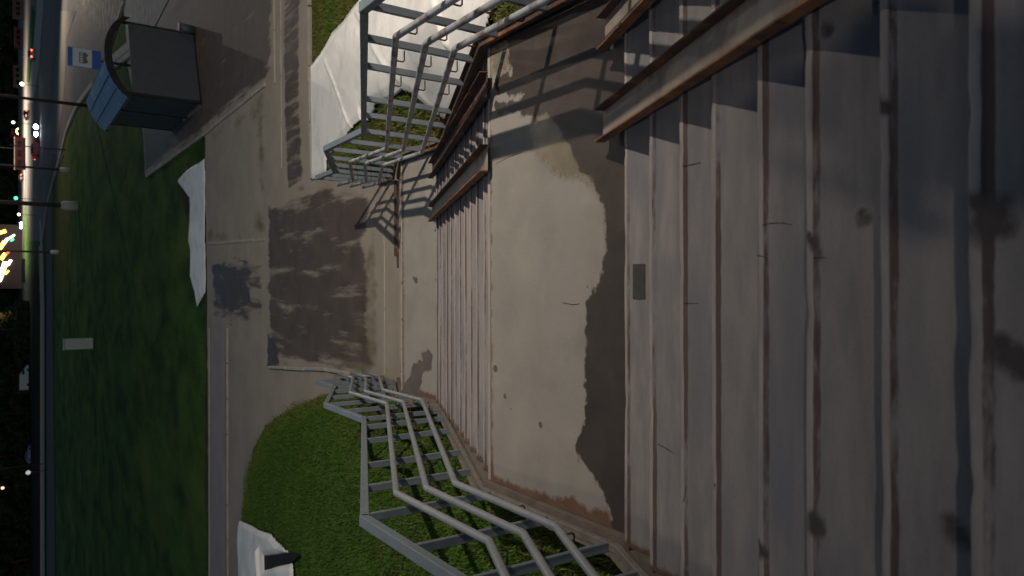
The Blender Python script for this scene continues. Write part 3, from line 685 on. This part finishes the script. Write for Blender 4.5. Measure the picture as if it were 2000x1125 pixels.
# white marker post in the field
gx_, gy_ = G(182, 670); mb = MB(); zt = GY(125, 669, gy_)[2]
mb.box((gx_, gy_, zt/2), (.80,.5,zt), rz=.1, bev=.05); mb.box((gx_, gy_, zt+.03), (.88,.58,.06), rz=.1, bev=.02)
mb.build('utility_cabinet', surf('cabinet_white', (.36,.44,.46), (.30,.38,.4), 2, .6, .2), label='tall pale utility cabinet standing alone in the dark grass field', cat='cabinet')
gx_, gy_ = G(58, 737); 
mb = MB(); a = Vector(GY(58, 760, gy_)); b = Vector(GY(57, 712, gy_)); zt = GY(38, 740, gy_)[2]
w_ = b.x-a.x
P = [(0,.25),(w_,.25),(w_*.98,.7),(w_*.62,zt),(0,zt)]
mb.add([(a.x+p[0],gy_,p[1]) for p in P]+[(a.x+p[0],gy_+2.2,p[1]) for p in P], [tuple(range(5)), tuple(range(5,10))[::-1]]+[(i,5+i,5+(i+1)%5,(i+1)%5)[::-1] for i in range(5)])
vb = mb.build('van_body', surf('pale_blue_paint', (.22,.40,.56), (.2,.37,.52), 1, .4, 0))
van = empty('parked_van', (a.x, gy_, 0), label='pale blue parked van with a sloping bonnet under the dark trees', cat='van'); rel(vb, van)
for xx in (w_*.2, w_*.8):
    mb = MB(); mb.tube([(a.x+xx,gy_-.04,.35),(a.x+xx,gy_+.2,.35)], .35, 16); rel(mb.build('wheel', m_black), van)
mb = MB(); mb.box((a.x+w_*.72,gy_-.01,zt*.62), (w_*.2,.03,zt*.22), bev=.005); rel(mb.build('side_window', m_black), van)

# ------------------------------------------------------------------ cars
g_head = glow('headlight_glow', (1.0,.92,.78), 60); g_headb = glow('headlight_blue', (.75,.82,1.0), 70); g_tail = glow('tail_glow', (1.0,.10,.05), 9); g_amb = glow('amber_glow', (1.0,.42,.05), 10)
m_glass = surf('car_glass', (.01,.012,.015), (.012,.014,.018), 1, .1, 0); m_tyre = surf('tyre', (.015,.015,.015), (.02,.02,.02), 5, .9, .2)
def car(loc, rz, paint, label, head=None, tail=None, group='cars on the far road'):
    e = empty('car', (loc[0], loc[1], 0), rz=rz, label=label, cat='car', group=group)
    # length along local y, front at -y (towards the viewer when rz = 0)
    prof = [(-2.15,.28),(-2.18,.62),(-2.0,.78),(-1.15,.92),(-.45,1.38),(.35,1.45),(1.25,1.36),(1.85,.98),(2.12,.92),(2.15,.30)]
    mb = MB(); n = len(prof); ws = [.80,.86,.86,.86,.70,.68,.68,.84,.84,.82]
    mb.add([(-w_,p[0],p[1]) for p,w_ in zip(prof,ws)]+[(w_,p[0],p[1]) for p,w_ in zip(prof,ws)], [tuple(range(n))[::-1], tuple(range(n,2*n))]+[(i,(i+1)%n,n+(i+1)%n,n+i) for i in range(n)])
    o = mb.build('body', paint); o.parent = e
    bm_ = o.modifiers.new('b','BEVEL'); bm_.width = .05; bm_.segments = 2
    mb = MB(); mb.add([(-.62,-1.02,1.0),(.62,-1.02,1.0),(.56,-.52,1.36),(-.56,-.52,1.36)], [(0,1,2,3)]); mb.v = [(v[0],v[1]-.03,v[2]+.02) for v in mb.v]
    o = mb.build('windscreen', m_glass); o.parent = e
    mb = MB(); mb.add([(-.6,1.80,1.06),(-.58,1.32,1.36),(.58,1.32,1.36),(.6,1.80,1.06)], [(0,1,2,3)]); mb.v = [(v[0],v[1]+.04,v[2]+.02) for v in mb.v]
    o = mb.build('rear_window', m_glass); o.parent = e
    for s_ in (-1,1):
        mb = MB(); mb.add([(s_*.845,-.95,.95),(s_*.735,-.4,1.32),(s_*.725,1.15,1.30),(s_*.83,1.6,1.0)], [(0,1,2,3)]); o = mb.build('side_window', m_glass); o.parent = e
        for y in (-1.35, 1.35):
            mb = MB(); mb.tube([(s_*.66,y,.31),(s_*.88,y,.31)], .31, 14); o = mb.build('wheel', m_tyre); o.parent = e
        mb = MB(); mb.ball((s_*.66,-2.17,.72), .33, (1.3,.3,1)); o = mb.build('headlight', head or m_glass); o.parent = e
        mb = MB(); mb.box((s_*.66,2.13,.78), (.34,.06,.2), bev=.01); o = mb.build('tail_light', tail or m_glass); o.parent = e
    mb = MB(); mb.box((0,-2.20,.45), (.5,.02,.11)); o = mb.build('number_plate', m_base); o.parent = e
    return e
P_dark = surf('paint_dark', (.02,.02,.025), (.025,.025,.03), 1, .3, 0); P_red = surf('paint_red', (.25,.02,.03), (.22,.02,.03), 1, .3, 0); P_blue = surf('paint_blue', (.06,.11,.36), (.05,.10,.32), 1, .35, 0); P_sil = surf('paint_silver', (.3,.3,.33), (.26,.26,.3), 1, .3, 0)
def at(x, y, h): return G(x, y, h)
car(at(70,257,.66), -.05, P_dark, 'oncoming car with one warm and one bluish blazing headlight', g_headb)
car(at(61,106,.78), math.radians(174), P_sil, 'silver car driving away with red tail lights, nearest to the shelter sign', tail=g_tail)
car(at(51,223,.78), math.radians(182), P_dark, 'dark car driving away with red tail lights, right behind the oncoming headlights', tail=g_tail)
car(at(41,346,.78), math.radians(184), P_dark, 'farthest car driving away with tiny red tail lights', tail=g_tail)
car(at(41,440,.66), 0, P_dark, 'oncoming car with white headlights, right of the bright shop sign', g_headb)
car(at(38,480,.66), 0, P_sil, 'oncoming car with white headlights directly below the bright shop sign', g_headb)
car(at(66,288,.9), math.radians(80), P_red, 'red car side-on behind the oncoming headlights', tail=g_tail)
car(at(58,885,.5), math.radians(86), P_blue, 'dark blue car parked in the dark beside the thin pale lamp pole')
car((27.0, 71.5), math.radians(-70), P_dark, 'dark car leaving the picture at its right edge with amber and white lamps', g_amb, g_amb)
# truck behind
tx, ty = at(34,257,1.2); tr = empty('truck', (tx, ty, 0), label='tall dark truck with white and amber lamps beyond the oncoming car', cat='truck')
mb = MB(); mb.box((0,4,1.9), (2.5,8,2.9), bev=.08); o = mb.build('cargo_box', P_red); o.parent = tr
mb = MB(); mb.box((0,-.9,1.4), (2.3,1.7,2.1), bev=.15); o = mb.build('cab', P_dark); o.parent = tr
mb = MB(); mb.box((0,-1.77,1.85), (1.9,.03,.7), bev=.01); o = mb.build('windscreen', m_glass); o.parent = tr
for s_ in (-1,1):
    mb = MB(); mb.ball((s_*1.0,-1.8,1.1), .16); o = mb.build('headlight', g_head); o.parent = tr
    for y in (-.7, 2.5, 6.5):
        mb = MB(); mb.tube([(s_*.9,y,.5),(s_*1.22,y,.5)], .5, 14); o = mb.build('wheel', m_tyre); o.parent = tr
for k in range(3):
    mb = MB(); mb.box(((k-1)*.5,-1.8,1.55), (.34,.08,.5), bev=.02); o = mb.build('amber_lamp', g_amb); o.parent = tr
# hub lights of the two bright cars are real lamps lighting the road
for (x, y, c) in ((70,245,(1,.8,.5)), (70,269,(.7,.8,1))):
    gx_, gy_ = G(x, y, .66)
    ld = bpy.data.lights.new('headlight_beam', 'SPOT'); ld.energy = 40; ld.color = c; ld.spot_size = 1.2; ld.spot_blend = 1; ld.shadow_soft_size = .08
    lo = bpy.data.objects.new('headlight_beam', ld); C.objects.link(lo); lo.location = (gx_, gy_-.3, .7); lo.rotation_euler = (math.radians(80), 0, math.pi)

# ------------------------------------------------------------------ shop with lit sign, kiosks, trees
m_shop = surf('shop_wall', (.05,.035,.035), (.035,.025,.03), .5, .8, .1)
sx, sy = G(44, 500); shop = empty('shop_building', (sx, sy+4, 0), label='dark shop building with a blazing yellow and white sign over its lit front', cat='building')
def part(nm, mb, mt): o = mb.build(nm, mt); o.parent = shop; return o
part('wall', MB().box((0,4,3.6), (24,8,7.2), bev=.05), m_shop); part('roof', MB().box((0,4,7.35), (24.6,8.6,.3), bev=.05), m_black)
gy_w = glow('sign_white_glow', (1,.9,.7), 14); gy_y = glow('sign_yellow_glow', (1,.58,.06), 9); gy_r = glow('sign_red_glow', (1,.1,.05), 3); gy_g = glow('sign_green_glow', (.1,1,.5), 3)
sc = sy/1756*1  # metres per photo px roughly
def shp(x, y, w_, h_, mt, nm, dy=-.2, rz=0):
    X_, Y_, Z_ = GY(x, y, sy+4+dy); M = Matrix.Rotation(rz, 3, 'Y'); mb = MB(); mb.box((X_-sx, dy, Z_), (w_, .15, h_), M=M, bev=.02); return part(nm, mb, mt)
shp(4, 478, 3.2, 1.2, gy_y, 'sign_letter', rz=.5); shp(11, 470, 2.2, .8, gy_w, 'sign_letter', rz=.6); shp(6, 500, 2.6, 1.1, gy_y, 'sign_letter', rz=.5)
shp(15, 493, 1.8, .7, gy_r, 'sign_letter', rz=.6); shp(22, 462, 2.6, .45, gy_w, 'light_strip', rz=.9); shp(24, 468, 1.2, .5, gy_g, 'light_strip', rz=.9)
shp(8, 520, 3.6, 1.5, gy_w, 'lit_window', rz=.3); shp(18, 512, 2.2, .8, gy_w, 'lit_window', rz=.5); shp(5, 452, 1.1, 2.2, gy_y, 'sign_letter', rz=-.4)
shp(2, 540, 3.4, 1.0, gy_w, 'lit_window', rz=.3); shp(14, 531, 1.6, .5, gy_y, 'lit_window', rz=.6)
# low pale display board in front of the shop
bx, by = G(52, 528); mb = MB(); hw = .5*abs(GY(45,505,by)[0]-GY(45,552,by)[0]); mb.box((bx,by,.9), (2*hw,.2,1.1), bev=.03)
for s_ in (-1,1): mb.box((bx+s_*hw*.8,by,.2), (.1,.1,.5))
mb.build('hoarding', surf('hoarding_paint', (.05,.07,.10), (.04,.06,.08), 1, .6, 0), label='low pale blue hoarding in front of the dark lawn below the shop sign', cat='hoarding')
# kiosks / stalls on the forecourt
for i, (x, y, wd, hh, c, lab) in enumerate(((34,75,7,2.4,(.10,.04,.045),'reddish kiosk on the far forecourt beyond the silver car'),(33,150,8,2.6,(.10,.10,.085),'grey green kiosk on the far forecourt with a small white lamp'),(40,300,10,2.8,(.10,.014,.022),'long dark red kiosk behind the oncoming headlights'),(36,20,6,3.0,(.08,.07,.08),'grey kiosk on the far forecourt nearest the right edge'))):
    gx_, gy_ = G(x+10, y); e = empty('kiosk', (gx_, gy_, 0), rz=random.uniform(-.1,.1), label=lab, cat='kiosk', group='kiosks on the far forecourt')
    mt = surf('kiosk_paint%d' % i, c, tuple(q*.75 for q in c), .8, .7, .1)
    o = MB().box((0,0,hh/2), (wd,3,hh), bev=.04).build('wall', mt); o.parent = e
    o = MB().box((0,-.2,hh+.08), (wd+.5,3.6,.16), bev=.03).build('roof', m_road2); o.parent = e
    for k in range(3):
        o = MB().box(((k-1)*wd*.3,-1.52,hh*.55), (wd*.2,.05,hh*.4), bev=.01).build('window', m_glass); o.parent = e
for (x, y, c, s_) in ((43,163,(1,.95,.75),8),(32,385,(.1,1,.5),7),(30,8,(.9,.85,1),3),(37,418,(1,.8,.6),5),(5,950,(1,.6,.3),3),(66,912,(.9,.9,1),0)):
    gx_, gy_, gz_ = GY(x, y, 150 if x > 30 else 205)
    if s_ == 0: continue
# small lit lamps fixed on thin poles
def lantern(x, y, Yd, col, s_, r, label):
    X_, Y_, Z_ = GY(x, y, Yd); e = empty('lantern_post', (X_, Y_, 0), label=label, cat='lamp', group='small lit lamps far across the road')
    o = MB().tube([(0,0,0),(0,0,Z_)], .05, 8).build('pole', m_pole); o.parent = e
    o = MB().ball((0,0,Z_), r).build('lamp', glow('lantern_glow', col, s_)); o.parent = e
lantern(43, 163, 165, (1,.95,.7), 12, .32, 'small pale yellow lamp in front of the grey green kiosk')
lantern(31, 386, 190, (.1,1,.45), 2.5, .35, 'small green traffic light beyond the thick lamp pole')
lantern(26, 238, 185, (1,1,.95), 8, .25, 'tiny white lamp beside the tall truck')
lantern(37, 418, 180, (1,.75,.55), 8, .25, 'tiny orange lamp right of the white headlights')
lantern(5, 952, 210, (1,.6,.35), 3, .3, 'faint orange lamp in the dark at the far left')
lantern(55, 922, 132, (.9,.92,1), .45, .32, 'small dim white lamp just left of the thin pale pole')

# trees: one dark belt of separate trees behind the road
m_leaf = surf('dark_leaves', (.035,.065,.04), (.018,.038,.024), 2, .9, 0, spec=.05); m_bark = surf('bark', (.05,.04,.03), (.03,.024,.02), 6, .9, .5)
def crown_mesh(seed, hgt, rad):
    r = np.random.default_rng(seed); V = []; nclump = 26; n = 0
    cs = []
    for i in range(nclump):
        t = r.uniform(.08, 1); a = r.uniform(0, 2*np.pi); rr_ = rad*np.sqrt(max(0, 1-(2*t-1.0)**2))*r.uniform(.3, 1)
        cs.append((rr_*np.cos(a), rr_*np.sin(a), hgt*t, r.uniform(.22,.42)*rad))
    pts = []
    for (x, y, z, q) in cs:
        k = 150; d = r.normal(size=(k,3)); d /= np.linalg.norm(d, axis=1)[:,None]; pts.append(np.array([x,y,z])+d*q*r.uniform(.5,1.05,(k,1)))
    P = np.concatenate(pts); n = len(P); a = r.normal(size=(n,3)); a /= np.linalg.norm(a,axis=1)[:,None]; b = np.cross(a, r.normal(size=(n,3))); b /= np.linalg.norm(b,axis=1)[:,None]
    s_ = .30; V = np.stack([P-a*s_, P+b*s_*.6, P+a*s_, P-b*s_*.6], 1).reshape(-1,3); Q = np.arange(n*4).reshape(n,4)
    o = npmesh('crown', V, Q, m_leaf, smooth=False); return o
protos = []
for i in range(3):
    e = empty('tree', (0,0,0)); h = (9, 11, 8)[i]
    c = crown_mesh(i+11, h, h*.42); c.parent = e; c.location.z = .5
    mb = MB(); mb.tube([(0,0,0),(.1,0,h*.4),(0,.1,h*.85)], [.28,.2,.05], 8)
    for k in range(5):
        a = k*1.3; mb.tube([(.05,0,h*(.25+.1*k)),(math.cos(a)*h*.25,math.sin(a)*h*.25,h*(.4+.1*k))], [.1,.03], 6)
    t = mb.build('trunk', m_bark); t.parent = e; protos.append(e)
spots = []
r = random.Random(5)
for k in range(24):
    X_ = -100+k*5.6+r.uniform(-1,1); spots.append((X_, 238+r.uniform(-4,8) if X_ < -8 else 430+r.uniform(-8,12)))
for k in range(14): spots.append((36+k*11+r.uniform(-2,2), 430+r.uniform(-8,10)))
used = set()
for i, (x, y) in enumerate(spots):
    p = protos[i % 3]
    if i % 3 in used:
        e = p.copy(); C.objects.link(e)
        for ch in p.children:
            c = ch.copy(); C.objects.link(c); c.parent = e
    else: e = p; used.add(i % 3)
    e.location = (x, y, 0); e.rotation_euler.z = r.uniform(0, 6.28); s_ = r.uniform(.9, 1.25)*(1.5 if y > 300 else 1); e.scale = (s_,)*3
    tag(e, 'dark leafy tree in the belt behind the far road', 'tree', 'trees in the dark belt beyond the road')
hd = rng.uniform(size=(26000,3))*np.array([103,7,3.2])+np.array([-106,236,0]); a = rng.normal(size=hd.shape)*.28; b = rng.normal(size=hd.shape)*.28
npmesh('undergrowth', np.stack([hd-a,hd+b,hd+a,hd-b],1).reshape(-1,3), np.arange(26000*4).reshape(-1,4), m_leaf, smooth=False, kind='stuff', label='low dark undergrowth below the far trees', cat='bushes')
wd_ = rng.uniform(size=(42000,3))*np.array([300,10,13])+np.array([-150,0,0]); wd_[:,1] += np.where(wd_[:,0] < -10, 254, 450); a = rng.normal(size=wd_.shape)*.55; b = rng.normal(size=wd_.shape)*.55
npmesh('wood', np.stack([wd_-a,wd_+b,wd_+a,wd_-b],1).reshape(-1,3), np.arange(42000*4).reshape(-1,4), m_leaf, smooth=False, kind='stuff', label='black mass of woodland closing the view beyond the road', cat='wood')

# ------------------------------------------------------------------ street lamps that light the place (outside the frame)
def lit_lamp(d, label, base_z):
    lx, ly, lz = d['loc']; e = empty('street_lamp', (lx, ly, base_z), label=label, cat='street lamp', group='lit street lamps around the stairs')
    H = lz-base_z+.12; sd_ = -1 if lx > 0 else 1; A = d.get('arm', 1.3)
    o = MB().tube([(-sd_*A,0,-.3),(-sd_*A,0,H-.4),(-sd_*(A-.2),0,H),(-sd_*.3,0,H+.12)], [.09,.07,.05,.04], 12).build('pole', m_pole); o.parent = e
    o = MB().box((0,0,H+.02), (.6,.26,.09), bev=.03).build('lamp_head', m_pole); o.parent = e
    ld = bpy.data.lights.new('lamp_light', 'SPOT'); ld.energy = d['power']; ld.color = LAMP_COL; ld.spot_size = d['size']; ld.spot_blend = d['blend']; ld.shadow_soft_size = d.get('soft', .09)
    lo = bpy.data.objects.new('lamp_light', ld); C.objects.link(lo); lo.parent = e; lo.location = (0,0,H-.10)
    v = Vector(d['aim'])-Vector(d['loc']); lo.rotation_euler = v.to_track_quat('-Z','Y').to_euler()
lit_lamp(LAMP_R, 'lit street lamp on the bank to the right of the upper flight', float(slope_z(np.array(7.75), np.array(1.4))))
lit_lamp(LAMP_M, 'lit street lamp on a long arm over the plaza, right of the stairs', 0)
lit_lamp(LAMP_L, 'lit street lamp behind the photographer at the top of the stairs', 4.6)
lit_lamp(LAMP_F, 'lit street lamp beside the road to the right of the bus shelter', 0)
LAMP_G = dict(loc=(34, 95, 10), aim=(22, 85, 0), power=9000, size=math.radians(160), blend=.6); LAMP_H = dict(loc=(44, 285, 34), aim=(40, 285, 0), power=420000, size=math.radians(140), blend=.8)
lit_lamp(LAMP_G, 'lit street lamp over the near bend of the road', 0)
lit_lamp(LAMP_H, 'lit street lamp over the far forecourt', 0)

# ------------------------------------------------------------------ the photographer, standing on the stairs behind the camera
def person():
    fz = CAMZ-2.88+.141*11; y0 = -.42
    V = []; E = []; Rr = []
    def v(p, r): V.append((p[0], y0+p[1], fz+p[2])); Rr.append(r); return len(V)-1
    pel = v((0,0,.95), .15); sp1 = v((0,0,1.15), .145); ch = v((0,.02,1.34), .15); nk = v((0,.03,1.47), .06); hd_ = v((0,.07,1.58), .085); ht = v((0,.08,1.68), .08)
    E += [(pel,sp1),(sp1,ch),(ch,nk),(nk,hd_),(hd_,ht)]
    for s_ in (-1,1):
        hip = v((s_*.10,0,.88), .095); kn = v((s_*.11,.03,.50), .062); an = v((s_*.115,0,.09), .042); toe = v((s_*.13,.16,.045), .035)
        E += [(pel,hip),(hip,kn),(kn,an),(an,toe)]
        sh_ = v((s_*.19,.02,1.40), .06); el = v((s_*.24,.06,1.14), .042); wr = v((s_*.10,.26,1.40), .028); pa = v((s_*.075,.315,1.44), .026)
        E += [(ch,sh_),(sh_,el),(el,wr),(wr,pa)]
        for k in range(4):
            a = v((s_*(.062-.004*k),.335,1.465-.018*k), .009); b_ = v((s_*.045,.35,1.475-.018*k), .008); E += [(pa,a),(a,b_)]
        th = v((s_*.06,.30,1.455), .010); t2 = v((s_*.04,.325,1.47), .008); E += [(pa,th),(th,t2)]
    me = bpy.data.meshes.new('person'); me.from_pydata(V, E, []); o = bpy.data.objects.new('person', me); C.objects.link(o)
    mo = o.modifiers.new('skin', 'SKIN'); sv = me.skin_vertices[0].data if me.skin_vertices else None
    if sv is None:
        bpy.context.view_layer.objects.active = o
    for i, r_ in enumerate(Rr):
        me.skin_vertices[0].data[i].radius = (r_, r_)
    me.skin_vertices[0].data[0].use_root = True
    su = o.modifiers.new('sub', 'SUBSURF'); su.levels = 2; su.render_levels = 2
    me.materials.append(surf('dark_clothes', (.03,.035,.05), (.025,.03,.04), 4, .9, .1))
    tag(o, 'person in dark clothes standing on the upper steps holding up a phone', 'person')
    # phone: its lens is where the camera is
    ph = MB().box((0, -.035, CAMZ+.01), (.155, .008, .075), bev=.003).build('phone', m_black, label='black phone held sideways by the person on the upper steps', cat='phone')
    ph.rotation_euler = (0,0,0)
try: person()
except Exception as ex: print('person failed', ex)
